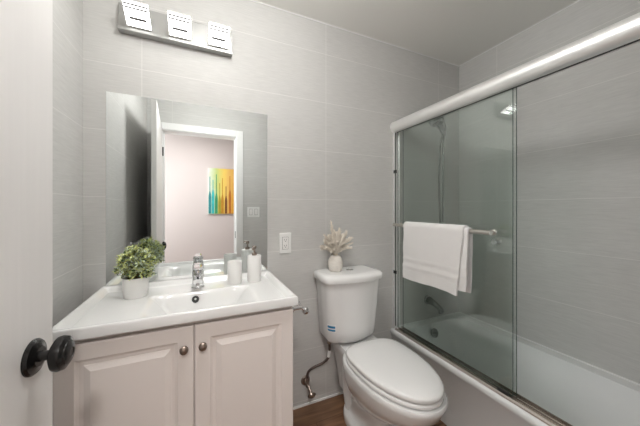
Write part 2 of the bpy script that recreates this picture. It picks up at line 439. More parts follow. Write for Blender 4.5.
# ------------------------------------------------------------------ shower door frame
GX = 1.300
fr = thing('shower_door_frame', (GX, -0.76, TZ), 'brushed metal sliding shower door frame with a thick round header above the bathtub', 'shower door frame')
bm = bmesh.new()
cx, cz = GX-0.012, 1.803
prof = [(cx-0.041*math.cos(math.radians(t)), cz+0.042*math.sin(math.radians(t))) for t in range(-75, 100, 9)]
prof += [(cx+0.030, cz+0.042), (cx+0.036, cz+0.034), (cx+0.036, cz-0.034), (cx+0.028, cz-0.034), (cx+0.028, cz-0.005), (cx-0.004, cz-0.005), (cx-0.004, cz-0.0410)]
loft(bm, [[(p[0], y, p[1]) for p in prof] for y in (YF+0.001, -0.001)])
obj('header', bm, brushed, fr, smooth=30)
bm = bmesh.new(); box(bm, cx-0.002, cx+0.027, YF+0.002, -0.002, cz-0.0335, cz-0.006); obj('header_channel', bm, dark_gap, fr, smooth=0)
for yy in (-0.0005, YF+0.0005):
    s = -1 if yy > -1 else 1
    bm = bmesh.new()
    yb = yy+s*0.016
    box(bm, GX-0.026, GX-0.019, min(yy, yb), max(yy, yb), TZ, cz-0.036); box(bm, GX+0.019, GX+0.026, min(yy, yb), max(yy, yb), TZ, cz-0.036)
    box(bm, GX-0.019, GX+0.019, min(yy, yy+s*0.006), max(yy, yy+s*0.006), TZ, cz-0.036)
    j = obj('wall_jamb', bm, brushed, fr, smooth=0, bevel=0.001)
    if s == -1:
        b2 = bmesh.new(); box(b2, GX-0.0185, GX-0.0135, yy-0.018, yy-0.0065, TZ+0.02, cz-0.04); obj('gasket', b2, rubber, j, smooth=0)
    for bz in (0.75, 1.47):
        b2 = bmesh.new(); ya = yy+s*0.006; yc = yy+s*0.034; box(b2, GX-0.028, GX-0.019, min(ya, yc), max(ya, yc), bz, bz+0.022); obj('bumper', b2, rubber, j, smooth=0, bevel=0.002)
bm = bmesh.new()
pr = [(GX-0.034, TZ), (GX-0.034, TZ+0.006), (GX-0.026, TZ+0.012), (GX-0.022, TZ+0.012), (GX-0.020, TZ+0.005), (GX-0.003, TZ+0.005), (GX-0.002, TZ+0.014), (GX+0.002, TZ+0.014), (GX+0.003, TZ+0.005),
      (GX+0.020, TZ+0.005), (GX+0.022, TZ+0.018), (GX+0.027, TZ+0.018), (GX+0.027, TZ)]
loft(bm, [[(p[0], y, p[1]) for p in pr] for y in (YF+0.03, -0.03)])
obj('bottom_track', bm, track_metal, fr, smooth=0)
obj('door_guide', BOX(GX-0.0215, GX-0.0135, -0.785, -0.735, TZ+0.0055, TZ+0.026), rubber, fr, smooth=0, bevel=0.002)

def glass_panel(name, gx, ya, yb, label):
    bm = bmesh.new(); z0, z1 = TZ+0.016, cz-0.008
    v = box(bm, gx-0.003, gx+0.003, ya, yb, z0, z1)
    bm.faces.ensure_lookup_table(); bm.normal_update()
    for f in bm.faces:
        c = f.calc_center_median()
        f.material_index = 0 if abs(c.x-gx) > 0.002 else 1
    o = obj(name, bm, [glass, glass_edge], smooth=0, origin=(gx, (ya+yb)/2, z0))
    return tag(o, label, 'shower door', 'sliding shower doors')
g1 = glass_panel('glass_door', GX-0.010, -0.799, -0.035, 'outer clear glass shower door that carries the towel bar')
g2 = glass_panel('glass_door', GX+0.010, -0.803, -0.065, 'inner greenish glass shower door with a small round knob behind the outer one')
BX = GX-0.066; BZ = 1.104
bm = bmesh.new()
tube(bm, [(BX, -0.058, BZ), (BX, -0.735, BZ)], 0.0112, 18)
for yy in (-0.075, -0.715):
    tube(bm, [(BX, yy, BZ), (GX-0.0132, yy, BZ)], 0.0075, 14)
    lathe(bm, (GX-0.0133, yy, BZ), (-1, 0, 0), [(0, 0), (0.014, 0), (0.014, 0.006), (0.008, 0.009), (0, 0.009)], 20)
b = obj('towel_bar', bm, nickel, g1); b['label'] = 'brushed nickel towel bar'
bm = bmesh.new(); lathe(bm, (GX+0.0132, -0.705, 1.055), (1, 0, 0), [(0, 0), (0.011, 0), (0.009, 0.008), (0.016, 0.016), (0.018, 0.022), (0.015, 0.027), (0, 0.028)], 24)
lathe(bm, (GX+0.0068, -0.705, 1.055), (-1, 0, 0), [(0, 0), (0.013, 0), (0.013, 0.003), (0, 0.003)], 24)
obj('knob', bm, chrome, g2)

# towel over the bar (folded double)
def drape(bm, bx, bz, r, th, zf, zb, yl, yr, skew, ph, flare=0.0, amp=0.004):
    """cloth sheet of thickness th folded over a bar at (bx, bz) along y; zf/zb bottom of the front / back flap"""
    path = []
    n = 34
    for i in range(n): path.append((-r, zf+(bz-zf)*i/n, 'f'))
    for i in range(9):
        a = PI - PI*i/8; path.append((r*math.cos(a), bz+r*math.sin(a), 'r'))
    for i in range(n): path.append((r, bz-(bz-zb)*(i+1)/n, 'b'))
    rings = []
    M = 26
    for k in range(M+1):
        t = k/M
        outer, inner = [], []
        for (dx, z, side) in path:
            down = max(0, (bz-z)/(bz-min(zf, zb)))
            y = yl+(yr-yl)*t + skew*down*t
            y += 0.002*math.sin(z*40+ph)
            wv = amp*down*math.sin(9*t+ph) + amp*0.5*down*math.sin(23*t+ph*2)
            s = -1 if side == 'f' else (1 if side == 'b' else 0)
            zz = z - (0.004*math.sin(7*t+ph)*down)
            ex = 0.0
            if side == 'f': 
                f = (zf+(bz-zf) - z)/(bz-zf)
                if 0.61 < f < 0.64 or 0.735 < f < 0.765: ex = -0.0035
            if side == 'r':
                nrm = Vector((dx, z-bz)).normalized()
                outer.append((bx+dx+nrm.x*th, y, z+nrm.y*th)); inner.append((bx+dx, y, z))
            else:
                outer.append((bx+dx+s*th+wv+s*flare*down-s*ex, y, zz)); inner.append((bx+dx+wv+s*flare*down, y, zz))
        rings.append(outer + inner[::-1])
    loft(bm, rings)
tw = bmesh.new()
drape(tw, BX, BZ, 0.0120, 0.0065, 0.800, 0.790, -0.205, -0.634, 0.010, 2.0, 0.003, 0.003)
drape(tw, BX, BZ, 0.0195, 0.009, 0.772, 0.805, -0.185, -0.612, 0.030, 0.4, 0.008, 0.004)
o = obj('bath_towel', tw, terry, origin=(BX, -0.4, 0.78), smooth=60)
tag(o, 'white folded bath towel hanging on the bar of the glass shower door', 'towel')

# ------------------------------------------------------------------ toilet
TCX = 0.840
toilet = thing('toilet', (TCX, -0.35, 0), 'white two-piece toilet with its lid closed, between the vanity and the bathtub', 'toilet')
def egg(hw, yb, yf, z, n=48, yc=None, pb=0.62, pf=1.0, cx=TCX):
    """outline: blunt at the back (yb, near the wall), elongated to the front (yf)"""
    if yc is None: yc = yb + (yf-yb)*0.42
    pts = []
    for i in range(n):
        a = 2*PI*i/n
        sx, cy = math.sin(a), math.cos(a)
        if cy >= 0:
            x = hw*math.copysign(abs(sx)**pb, sx); y = yc + (yb-yc)*abs(cy)**pb
        else:
            x = hw*math.copysign(abs(sx)**pf, sx); y = yc + (yf-yc)*abs(cy)**pf
        pts.append((cx+x, y, z))
    return pts
BCX = 0.876
bm = bmesh.new()
S = [  # z, half width, back, front, centre of width
    (0.000, 0.128, -0.125, -0.500), (0.030, 0.131, -0.120, -0.505), (0.052, 0.127, -0.125, -0.498), (0.060, 0.106, -0.150, -0.480),
    (0.10, 0.094, -0.165, -0.470), (0.16, 0.098, -0.175, -0.490), (0.20, 0.122, -0.180, -0.545), (0.245, 0.152, -0.185, -0.625),
    (0.29, 0.174, -0.185, -0.690), (0.33, 0.185, -0.180, -0.732), (0.370, 0.189, -0.175, -0.752), (0.388, 0.191, -0.175, -0.758), (0.397, 0.186, -0.178, -0.753)]
loft(bm, [egg(h, yb, yf, z, cx=BCX, pb=0.75, pf=0.92) for z, h, yb, yf in S])
# rear shelf carrying the tank and the trapway
loft(bm, [rrect(BCX-h, BCX+h, ya, -0.03, 0.03, z) for z, h, ya in ((0.10, 0.070, -0.24), (0.20, 0.085, -0.25), (0.30, 0.10, -0.26), (0.37, 0.125, -0.30), (0.40, 0.130, -0.30), (0.412, 0.126, -0.295))])
for s in (-1, 1):
    P = [(BCX+s*0.075, -0.44, 0.26), (BCX+s*0.085, -0.34, 0.33), (BCX+s*0.080, -0.22, 0.30), (BCX+s*0.066, -0.17, 0.20), (BCX+s*0.058, -0.20, 0.03)]
    tube(bm, P, [0.035, 0.045, 0.050, 0.047, 0.045], 14, smooth=5)
obj('bowl', bm, ceramic, toilet, smooth=60)
for s in (-1, 1):
    bm = bmesh.new(); lathe(bm, (BCX+s*0.102, -0.29, 0.044), (s*0.25, 0, 1), [(0.0, 0), (0.014, 0), (0.014, 0.006), (0.010, 0.014), (0.0, 0.017)], 16)
    obj('bolt_cap', bm, ceramic, toilet)
# seat ring and lid
bm = bmesh.new()
loft(bm, [egg(h, yb, yf, z, cx=BCX, yc=-0.42, pb=0.62, pf=0.97) for z, h, yb, yf in ((0.3975, 0.160, -0.255, -0.722), (0.401, 0.162, -0.253, -0.724), (0.4015, 0.176, -0.240, -0.741), (0.404, 0.179, -0.237, -0.744), (0.417, 0.179, -0.237, -0.744), (0.4205, 0.175, -0.240, -0.739), (0.421, 0.162, -0.253, -0.724), (0.425, 0.160, -0.255, -0.722))])
obj('seat', bm, ceramic, toilet, smooth=60)
bm = bmesh.new()
loft(bm, [egg(h, yb, yf, z, cx=BCX, yc=-0.42, pb=0.60, pf=0.97) for z, h, yb, yf in ((0.4265, 0.169, -0.242, -0.736), (0.429, 0.176, -0.235, -0.745), (0.441, 0.178, -0.233, -0.747), (0.449, 0.173, -0.238, -0.741), (0.4525, 0.160, -0.253, -0.722), (0.455, 0.12, -0.30, -0.66), (0.456, 0.05, -0.38, -0.52))])
obj('lid', bm, ceramic, toilet, smooth=50)
for s in (-1, 1):
    bm = bmesh.new(); lathe(bm, (BCX+s*0.075-0.02, -0.232, 0.423), (1, 0, 0), [(0, 0), (0.009, 0), (0.009, 0.04), (0, 0.04)], 14); box(bm, BCX+s*0.075-0.014, BCX+s*0.075+0.014, -0.245, -0.222, 0.4115, 0.425)
    obj('lid_hinge', bm, ceramic, toilet)
# tank
def tank_out(hw, yb, yf, z, n=56, r=0.035, bulge=0.0):
    P = rrect(TCX-hw, TCX+hw, yf, yb, r, z, 8)
    out = []
    for (x, y, zz) in P:
        k = 1-((x-TCX)/hw)**2; f = (yb-y)/(yb-yf)
        out.append((x, y - bulge*k*f, zz))
    return out
def dense(pts, m=4):
    out = []
    for a, b in zip(pts, pts[1:]+pts[:1]):
        L_ = math.dist(a, b); k = max(1, int(L_/0.02))
        for i in range(k): out.append(tuple(a[q]+(b[q]-a[q])*i/k for q in range(3)))
    return out
def tank_ring(hw, yb, yf, z, r, bulge):
    P = []
    yfc = yf
    # fixed vertex count: front arc, corners, back
    N = 14
    for i in range(N+1):                               # front, left to right
        x = -hw+r + (2*hw-2*r)*i/N
        P.append((TCX+x, yfc - bulge*(1-(x/(hw-r))**2), z))
    for i in range(1, 8):
        a = -PI/2 + PI/2*i/8; P.append((TCX+hw-r+r*math.cos(a), yfc+r+r*math.sin(a), z))
    rb = 0.012
    P.append((TCX+hw, yfc+r, z)); P.append((TCX+hw, yb-rb, z)); P.append((TCX+hw-rb, yb, z))
    P.append((TCX-hw+rb, yb, z)); P.append((TCX-hw, yb-rb, z)); P.append((TCX-hw, yfc+r, z))
    for i in range(1, 8):
        a = PI + PI/2*i/8; P.append((TCX-hw+r+r*math.cos(a), yfc+r+r*math.sin(a), z))
    return P
TZS = [(0.420, 0.120, -0.150, 0.05, 0.020), (0.432, 0.150, -0.172, 0.05, 0.024), (0.452, 0.162, -0.184, 0.05, 0.026), (0.50, 0.165, -0.190, 0.05, 0.026), (0.64, 0.175, -0.198, 0.05, 0.026), (0.790, 0.185, -0.205, 0.05, 0.026)]
bm = bmesh.new()
loft(bm, [tank_ring(hw, -0.018, yf, z, r, bg) for z, hw, yf, r, bg in TZS])
tank = obj('tank', bm, ceramic, toilet, smooth=50)
bm = bmesh.new()
loft(bm, [tank_ring(hw, -0.010, yf, z, 0.055, bg) for z, hw, yf, bg in ((0.789, 0.193, -0.212, 0.026), (0.792, 0.199, -0.218, 0.027), (0.810, 0.202, -0.220, 0.028), (0.824, 0.199, -0.217, 0.028), (0.832, 0.189, -0.206, 0.027), (0.834, 0.16, -0.17, 0.02))])
obj('tank_lid', bm, ceramic, toilet, smooth=50)
bm = bmesh.new(); lathe(bm, (TCX+0.012, -0.100, 0.8335), (0, 0, 1), [(0, 0), (0.024, 0), (0.024, 0.003), (0.021, 0.005), (0.020, 0.003), (0, 0.003)], 28, cap=True)
b = obj('flush_button', bm, chrome, toilet); b['label'] = 'round chrome flush button'
# sticker wrapped on the lower left front corner of the tank
def wrap(zs0, zs1, i0, i1, off, name, m):
    def ringat(z):
        for (a, b) in zip(TZS, TZS[1:]):
            if a[0] <= z <= b[0]:
                t = (z-a[0])/(b[0]-a[0]); v = [a[k]+(b[k]-a[k])*t for k in range(5)]
                return tank_ring(v[1]+off, -0.018, v[2]-off, z, v[3], v[4])
    bm = bmesh.new(); rows = []
    for z in [zs0+(zs1-zs0)*k/4 for k in range(5)]:
        R = ringat(z); R = R[-8:]+R[:2]
        sub = []
        for q in range(9):
            f = i0+(i1-i0)*q/8; k = min(int(f), len(R)-2); t = f-k
            sub.append(bm.verts.new([R[k][c]+(R[k+1][c]-R[k][c])*t for c in range(3)]))
        rows.append(sub)
    for a, b in zip(rows, rows[1:]):
        for i in range(8): bm.faces.new((a[i], a[i+1], b[i+1], b[i]))
    return obj(name, bm, m, tank)
wrap(0.508, 0.552, 0.8, 6.6, 0.0012, 'sticker', white_plastic)
wrap(0.514, 0.525, 1.2, 6.2, 0.0024, 'sticker_stripe', blue_print)
wrap(0.532, 0.545, 1.2, 6.2, 0.0024, 'sticker_stripe', blue_print)
# water supply
ws = thing('water_supply', (0.595, 0, 0.155), 'dark braided water hose and shut-off valve on the wall below the toilet tank', 'valve')
bm = bmesh.new(); lathe(bm, (0.595, 0, 0.155), (0, -1, 0), [(0, 0), (0.030, 0), (0.026, 0.008), (0.012, 0.010), (0.009, 0.04), (0, 0.04)], 24)
tube(bm, [(0.595, -0.035, 0.135), (0.595, -0.035, 0.19)], 0.010, 14); tube(bm, [(0.595, -0.035, 0.155), (0.600, -0.085, 0.120)], 0.008, 12)
obj('valve_body', bm, pewter, ws)
bm = bmesh.new(); lathe(bm, (0.600, -0.083, 0.121), (0.1, -1, -0.65), [(0, 0), (0.017, 0), (0.021, 0.004), (0.021, 0.012), (0.014, 0.018), (0, 0.018)], 20, sx=1.2)
obj('valve_handle', bm, pewter, ws)
bm = bmesh.new(); tube(bm, [(0.595, -0.035, 0.185), (0.597, -0.040, 0.225), (0.625, -0.055, 0.255), (0.675, -0.075, 0.28), (0.708, -0.09, 0.315), (0.714, -0.095, 0.37), (0.712, -0.095, 0.405)], 0.0075, 12, smooth=7)
obj('hose', bm, braid, ws)
bm = bmesh.new(); tube(bm, [(0.7090, -0.0910, 0.320), (0.7135, -0.0945, 0.360)], 0.0092, 14); obj('hose_tag', bm, white_plastic, ws)
bm = bmesh.new(); lathe(bm, (0.712, -0.095, 0.402), (0, 0, 1), [(0, 0), (0.013, 0), (0.015, 0.004), (0.015, 0.0165), (0, 0.0165)], 8); obj('coupling_nut', bm, pewter, ws, smooth=20)

# vase with dried grass on the tank
VC = Vector((0.760, -0.085, 0.8345))
bm = bmesh.new()
lathe(bm, VC, (0, 0, 1), [(0, 0), (0.034, 0), (0.040, 0.006), (0.0445, 0.03), (0.045, 0.055), (0.041, 0.073), (0.033, 0.086), (0.030, 0.092), (0.032, 0.099), (0.0275, 0.099), (0.026, 0.090), (0.026, 0.045), (0, 0.045)], 36)
o = obj('vase', bm, stone_vase, origin=tuple(VC)); tag(o, 'small cream speckled stoneware vase standing on the toilet tank', 'vase')
bunch = thing('pampas_bunch', tuple(VC+Vector((0, 0, 0.047))), 'bunch of cream dried grass plumes standing in the small vase', 'dried flowers')
def plume(tip, base_l, fat, k):
    bm = bmesh.new(); a = VC+Vector((random.uniform(-.007, .007), random.uniform(-.007, .007), 0.047)); neck = VC+Vector((random.uniform(-.012, .012), random.uniform(-.012, .012), 0.097))
    tip = Vector(tip); mid = neck.lerp(tip, 0.5)+Vector((0, 0, 0.012))
    P = smoothpath([a, neck, mid, tip], 6)
    tube(bm, P, [0.0012, 0.0011, 0.0008], 5, mi=0)
    N = len(P)
    seg = P[int(N*base_l):]
    for i in range(170):
        t = random.random(); f = t*(len(seg)-1); q = min(int(f), len(seg)-2)
        p = seg[q].lerp(seg[q+1], f-q); d = (seg[q+1]-seg[q]).normalized(); u, v = basis(d)
        an = random.uniform(0, 2*PI); side = u*math.cos(an)+v*math.sin(an)
        ln = fat*(0.55+0.9*math.sin(PI*min(1, t*0.85+0.12)))*random.uniform(0.7, 1.2)
        dirn = (d*1.25+side*0.55).normalized(); e = p+dirn*ln*1.15
        wv = d.cross(side)*0.0019
        m_ = p.lerp(e, 0.5)+side*0.0006
        vs = [bm.verts.new(x) for x in (p, m_+wv, e, m_-wv)]
        f_ = bm.faces.new(vs); f_.material_index = 1
    obj('plume', bm, [straw, straw2], bunch, smooth=None)
for i in range(44):
    an = 2*PI*i/26*1.0 + random.uniform(-.2, .2)
    rr = random.uniform(0.012, 0.105); h = random.uniform(0.20, 0.285)-rr*0.75; an = max(an, 0)
    plume(VC+Vector((0.006+rr*math.cos(an), rr*0.55*math.sin(an), h)), 0.34, 0.022, i)
plume(VC+Vector((0.115, -0.01, 0.165)), 0.6, 0.012, 1)
plume(VC+Vector((-0.03, 0.0, 0.30)), 0.5, 0.020, 1)
plume(VC+Vector((0.075, 0.0, 0.235)), 0.45, 0.024, 1)

# ------------------------------------------------------------------ vanity
van = thing('vanity_cabinet', (-0.018, -0.24, 0), 'blush white two-door vanity cabinet under the white sink top', 'cabinet')
CX0, CX1, CYF, CT = -0.402, 0.354, -0.462, 0.8205
bm = bmesh.new()
box(bm, CX0, CX0+0.016, CYF, -0.004, 0, CT); box(bm, CX1-0.016, CX1, CYF, -0.004, 0, CT)
box(bm, CX0+0.016, CX1-0.016, -0.012, -0.004, 0.08, CT); box(bm, CX0+0.016, CX1-0.016, CYF, -0.012, 0.08, 0.096)
box(bm, CX0+0.016, CX1-0.016, CYF, CYF+0.016, CT-0.03, CT); box(bm, CX0+0.016, CX1-0.016, CYF+0.05, CYF+0.062, 0, 0.08)
box(bm, -0.036, 0.0, CYF, CYF+0.016, 0.096, CT-0.03)
obj('body', bm, cab_paint, van, smooth=0, bevel=0.0008)
def cab_door(xa, xb, za, zb, knob_x):
    yb_, y0_ = CYF-0.001, CYF-0.020
    def R(mg, y): return [(xa+mg, y, za+mg), (xb-mg, y, za+mg), (xb-mg, y, zb-mg), (xa+mg, y, zb-mg)]
    bm = bmesh.new()
    loft(bm, [R(0, yb_), R(0, y0_+0.003), R(0.003, y0_), R(0.050, y0_), R(0.0525, y0_+0.003), R(0.060, y0_+0.0075), R(0.068, y0_+0.0085), R(0.071, y0_+0.0085), R(0.0725, y0_+0.0065), R(0.088, y0_+0.0005), R(0.0895, y0_-0.0002)])
    d = obj('door', bm, cab_paint, van, smooth=12, origin=((xa if knob_x > (xa+xb)/2 else xb), yb_, za))
    bm = bmesh.new()
    lathe(bm, (knob_x, y0_+0.0005, 0.727), (0, -1, 0), [(0, 0), (0.0075, 0), (0.006, 0.004), (0.0055, 0.010), (0.013, 0.014), (0.0155, 0.018), (0.0145, 0.023), (0.009, 0.027), (0, 0.028)], 28, sx=0.92)
    k = obj('knob', bm, pewter, d); k['label'] = 'round dark pewter knob'
cab_door(-0.4005, -0.0198, 0.10, 0.800, -0.050)
cab_door(-0.0162, 0.3535, 0.10, 0.800, 0.010)

# sink top as a moulded ceramic slab
SX0, SX1, SYF, SYB = -0.412, 0.368, -0.500, -0.001
ZR, ZD = 0.857, 0.836
def sink_h(x, y):
    dx = min(x-SX0, SX1-x); dyf = y-SYF; dyb = SYB-y
    e = sstep((min(dx, dyb)-0.016)/0.020); ef = sstep((dyf-0.012)/0.02)
    h = ZR-(ZR-ZD)*min(e, 1)*1.0 if ef >= 1 else ZR-(ZR-ZD)*min(e, ef)
    bx0_, bx1_, by0_, by1_ = -0.200, 0.225, -0.468, -0.172
    if bx0_ < x < bx1_ and by0_ < y < by1_:
        fx = sstep(min(x-bx0_, bx1_-x)/0.10); fb = sstep((by1_-y)/0.035); ff = sstep((y-by0_)/0.09)
        h -= 0.095*fx*fb*ff
    # rounded outer edge
    m = min(dx, dyf)
    if m < 0.006: h -= 0.006*(1-math.sqrt(max(0, 1-((0.006-m)/0.006)**2)))
    return h
bm = bmesh.new()
XS = sorted(set([round(SX0+(SX1-SX0)*i/110, 4) for i in range(111)]+[SX0+0.002, SX1-0.002, SX0+0.004, SX1-0.004]))
YS = sorted(set([round(SYF+(SYB-SYF)*i/90, 4) for i in range(91)]+[SYF+0.002, SYF+0.004]))
V = [[bm.verts.new((x, y, sink_h(x, y))) for x in XS] for y in YS]
for j in range(len(YS)-1):
    for i in range(len(XS)-1): bm.faces.new((V[j][i], V[j][i+1], V[j+1][i+1], V[j+1][i]))
bd = [V[0][i] for i in range(len(XS))] + [V[j][-1] for j in range(1, len(YS))] + [V[-1][i] for i in range(len(XS)-2, -1, -1)] + [V[j][0] for j in range(len(YS)-2, 0, -1)]
low = []
for v in bd:
    low.append(bm.verts.new((v.co.x, v.co.y, 0.8215)))
for i in range(len(bd)):
    j = (i+1) % len(bd); bm.faces.new((bd[i], low[i], low[j], bd[j]))
low2 = [bm.verts.new((max(-0.37, min(0.338, v.co.x)), max(-0.475, min(-0.02, v.co.y)), 0.8215)) for v in bd]
for i in range(len(bd)):
    j = (i+1) % len(bd)
    bm.faces.new((low[i], low2[i], low2[j], low[j]))
bmesh.ops.remove_doubles(bm, verts=bm.verts, dist=1e-5)
sink = obj('sink_top', bm, ceramic, origin=(-0.016, -0.25, 0.8215), smooth=40)
tag(sink, 'white ceramic vanity top with a moulded rectangular wash basin', 'sink')
bm = bmesh.new(); lathe(bm, (-0.018, -0.1840, 0.800), (0, -1, 0.35), [(0, 0), (0.0165, 0), (0.0165, 0.004), (0.0145, 0.005), (0.014, 0.001), (0, 0.001)], 24)
ov = obj('overflow_ring', bm, chrome, sink)
bm = bmesh.new(); lathe(bm, (-0.018, -0.1842, 0.800), (0, -1, 0.35), [(0, 0), (0.0150, 0), (0.0150, 0.0054), (0, 0.001)], 20); obj('overflow_hole', bm, dark_gap, sink)
bm = bmesh.new(); lathe(bm, (-0.018, -0.29, 0.7415), (0, 0, 1), [(0, 0), (0.030, 0), (0.030, 0.003), (0.022, 0.004), (0.019, 0.006), (0, 0.008)], 28); obj('drain', bm, chrome, sink)

# basin faucet
fx, fy = -0.008, -0.118
fa = thing('basin_faucet', (fx, fy, ZD), 'chrome single-lever faucet standing at the back of the wash basin', 'faucet')
bm = bmesh.new()
lathe(bm, (fx, fy, ZD), (0, 0, 1), [(0, 0), (0.030, 0), (0.030, 0.005), (0.0265, 0.009), (0.0255, 0.05), (0.0255, 0.082), (0.024, 0.086), (0, 0.087)], 32)
obj('body', bm, chrome, fa)
bm = bmesh.new()
rings = []
for i in range(9):
    t = i/8; y = fy-0.010-0.105*t; z = ZD+0.058+0.012*math.sin(t*2.2)-0.012*t
    hw = 0.0215-0.003*t; ht = 0.017-0.006*t
    rings.append([(fx+hw*math.copysign(abs(math.cos(a))**0.6, math.cos(a)), y, z+ht*math.copysign(abs(math.sin(a))**0.6, math.sin(a))) for a in [2*PI*k/24 for k in range(24)]])
loft(bm, rings)
lathe(bm, (fx, fy-0.103, ZD+0.048), (0, -0.15, -1), [(0, 0), (0.0135, 0), (0.0135, 0.012), (0.0105, 0.013), (0.0105, 0.010), (0, 0.010)], 20)
obj('spout', bm, chrome, fa)
bm = bmesh.new()
lathe(bm, (fx, fy, ZD+0.088), (0, 0, 1), [(0, 0), (0.0255, 0), (0.0265, 0.006), (0.0255, 0.020), (0.018, 0.027), (0, 0.029)], 32)
rings = []
for i in range(9):
    t = i/8; y = fy-0.005-0.078*t; z = ZD+0.108+0.004*t
    hw = 0.0205-0.004*t; ht = 0.0065-0.003*t
    rings.append([(fx+hw*math.cos(a), y, z+ht*math.sin(a)) for a in [2*PI*k/16 for k in range(16)]])
loft(bm, rings)
obj('lever', bm, chrome, fa)

# tumbler and soap dispenser
bm = bmesh.new(); c = (0.163, -0.115, ZD)
lathe(bm, c, (0, 0, 1), [(0, 0), (0.0345, 0), (0.036, 0.003), (0.036, 0.110), (0.035, 0.113), (0.033, 0.110), (0.0325, 0.01), (0, 0.01)], 40)
o = obj('tumbler', bm, matte_white, origin=c); tag(o, 'plain white ceramic tumbler beside the soap dispenser on the sink top', 'cup')
dc = (0.262, -0.114, ZD)
dp = thing('soap_dispenser', dc, 'white ceramic soap dispenser with a metal pump, on the right of the sink top', 'soap dispenser')
bm = bmesh.new(); lathe(bm, dc, (0, 0, 1), [(0, 0), (0.0345, 0), (0.036, 0.003), (0.036, 0.131), (0.034, 0.135), (0.012, 0.135), (0, 0.135)], 40); obj('bottle', bm, matte_white, dp)
bm = bmesh.new(); lathe(bm, (dc[0], dc[1], ZD+0.1355), (0, 0, 1), [(0, 0), (0.013, 0), (0.013, 0.012), (0.005, 0.015), (0.004, 0.032), (0.010, 0.034), (0.011, 0.046), (0.009, 0.049), (0, 0.05)], 24)
tube(bm, [(dc[0], dc[1], ZD+0.177), (dc[0]-0.012, dc[1]-0.030, ZD+0.179), (dc[0]-0.016, dc[1]-0.042, ZD+0.171)], 0.0045, 12, smooth=4)
obj('pump', bm, pewter, dp)

# potted plant
pc = Vector((-0.253, -0.152, ZD))
pp = thing('potted_plant', tuple(pc), 'small bushy green houseplant in a white pot at the left of the sink', 'plant')
bm = bmesh.new(); lathe(bm, pc, (0, 0, 1), [(0, 0), (0.040, 0), (0.0435, 0.005), (0.0495, 0.082), (0.0495, 0.086), (0.046, 0.086), (0.044, 0.074), (0, 0.074)], 44)
obj('pot', bm, matte_white, pp)
bm = bmesh.new(); lathe(bm, pc, (0, 0, 1), [(0, 0.0745), (0.0435, 0.0745), (0.041, 0.078), (0.02, 0.081), (0, 0.082)], 28); obj('soil', bm, soil, pp)
fol = bmesh.new(); stm = bmesh.new()
cc = pc+Vector((0.004, -0.012, 0.134))
def leafq(bm, p, d, up, L_, W_, mi):
    d = d.normalized(); s = d.cross(up)
    if s.length < 1e-3: s = Vector((1, 0, 0))
    s.normalize(); n = s.cross(d)
    P = [p, p+d*L_*0.3+s*W_*0.42+n*0.0008, p+d*L_*0.65+s*W_*0.45+n*0.0012, p+d*L_-n*L_*0.12, p+d*L_*0.65-s*W_*0.45+n*0.0012, p+d*L_*0.3-s*W_*0.42+n*0.0008]
    mid = [bm.verts.new(p+d*L_*0.45-n*0.0012)]
    vs = [bm.verts.new(q) for q in P]
    for i in range(6):
        bm.faces.new((vs[i], vs[(i+1) % 6], mid[0])).material_index = mi
for k in range(120):
    # stems fan out from the soil to points of a dome
    z = random.uniform(-0.62, 1); an = random.uniform(0, 2*PI); q = math.sqrt(max(0, 1-z*z))
    ex = cc + Vector((0.070*q*math.cos(an), 0.070*q*math.sin(an), 0.082*z))*random.uniform(0.82, 1.04)
    ex.y = min(ex.y, -0.028)
    st = pc+Vector((random.uniform(-.025, .025), random.uniform(-.025, .025), 0.083))
    md = st.lerp(ex, 0.5)+Vector((0, 0, 0.025))
    P = smoothpath([st, md, ex], 6)
    tube(stm, P, 0.0011, 5)
    tone = random.random()
    for i in range(4, len(P)):
        for r_ in range(4):
            d = Vector((random.gauss(0, 1), random.gauss(0, 1), random.gauss(0.5, 0.7))).normalized()
            p = P[i]+d*0.002
            out = (P[i]-cc).length/0.09
            pr = random.random()*0.6+tone*0.4
            mi = 0 if pr < 0.28 else (1 if pr < 0.52 else 2)
            if i > len(P)-3 and random.random() < 0.35: mi = 1
            L_ = random.uniform(0.010, 0.018)
            if p.y+d.y*L_ > -0.012: continue
            leafq(fol, p, d, Vector((0, 0, 1)), L_, random.uniform(0.006, 0.010), mi)
obj('foliage', fol, [leaf_a, leaf_b, leaf_c], pp, smooth=None)
obj('stems', stm, stem_m, pp)

# toilet roll holder on the cabinet side
hp = thing('roll_holder', (CX1, -0.42, 0.775), 'empty chrome toilet roll holder fixed to the right side of the vanity', 'roll holder')
for yy in (-0.345, -0.452):
    bm = bmesh.new(); lathe(bm, (CX1, yy, 0.790), (1, 0, 0), [(0, 0), (0.018, 0), (0.017, 0.006), (0.009, 0.010), (0.0085, 0.05), (0, 0.05)], 22)
    lathe(bm, (CX1+0.066, yy, 0.772), (0, -1 if yy < -0.4 else 1, 0), [(0, -0.014), (0.009, -0.014), (0.015, -0.006), (0.0155, 0.004), (0.011, 0.011), (0, 0.013)], 22)
    tube(bm, [(CX1+0.045, yy, 0.790), (CX1+0.064, yy, 0.775)], 0.0085, 12)
    obj('arm', bm, chrome, hp)
bm = bmesh.new(); tube(bm, [(CX1+0.066, -0.352, 0.772), (CX1+0.066, -0.445, 0.772)], 0.0075, 14); obj('roller', bm, chrome, hp)

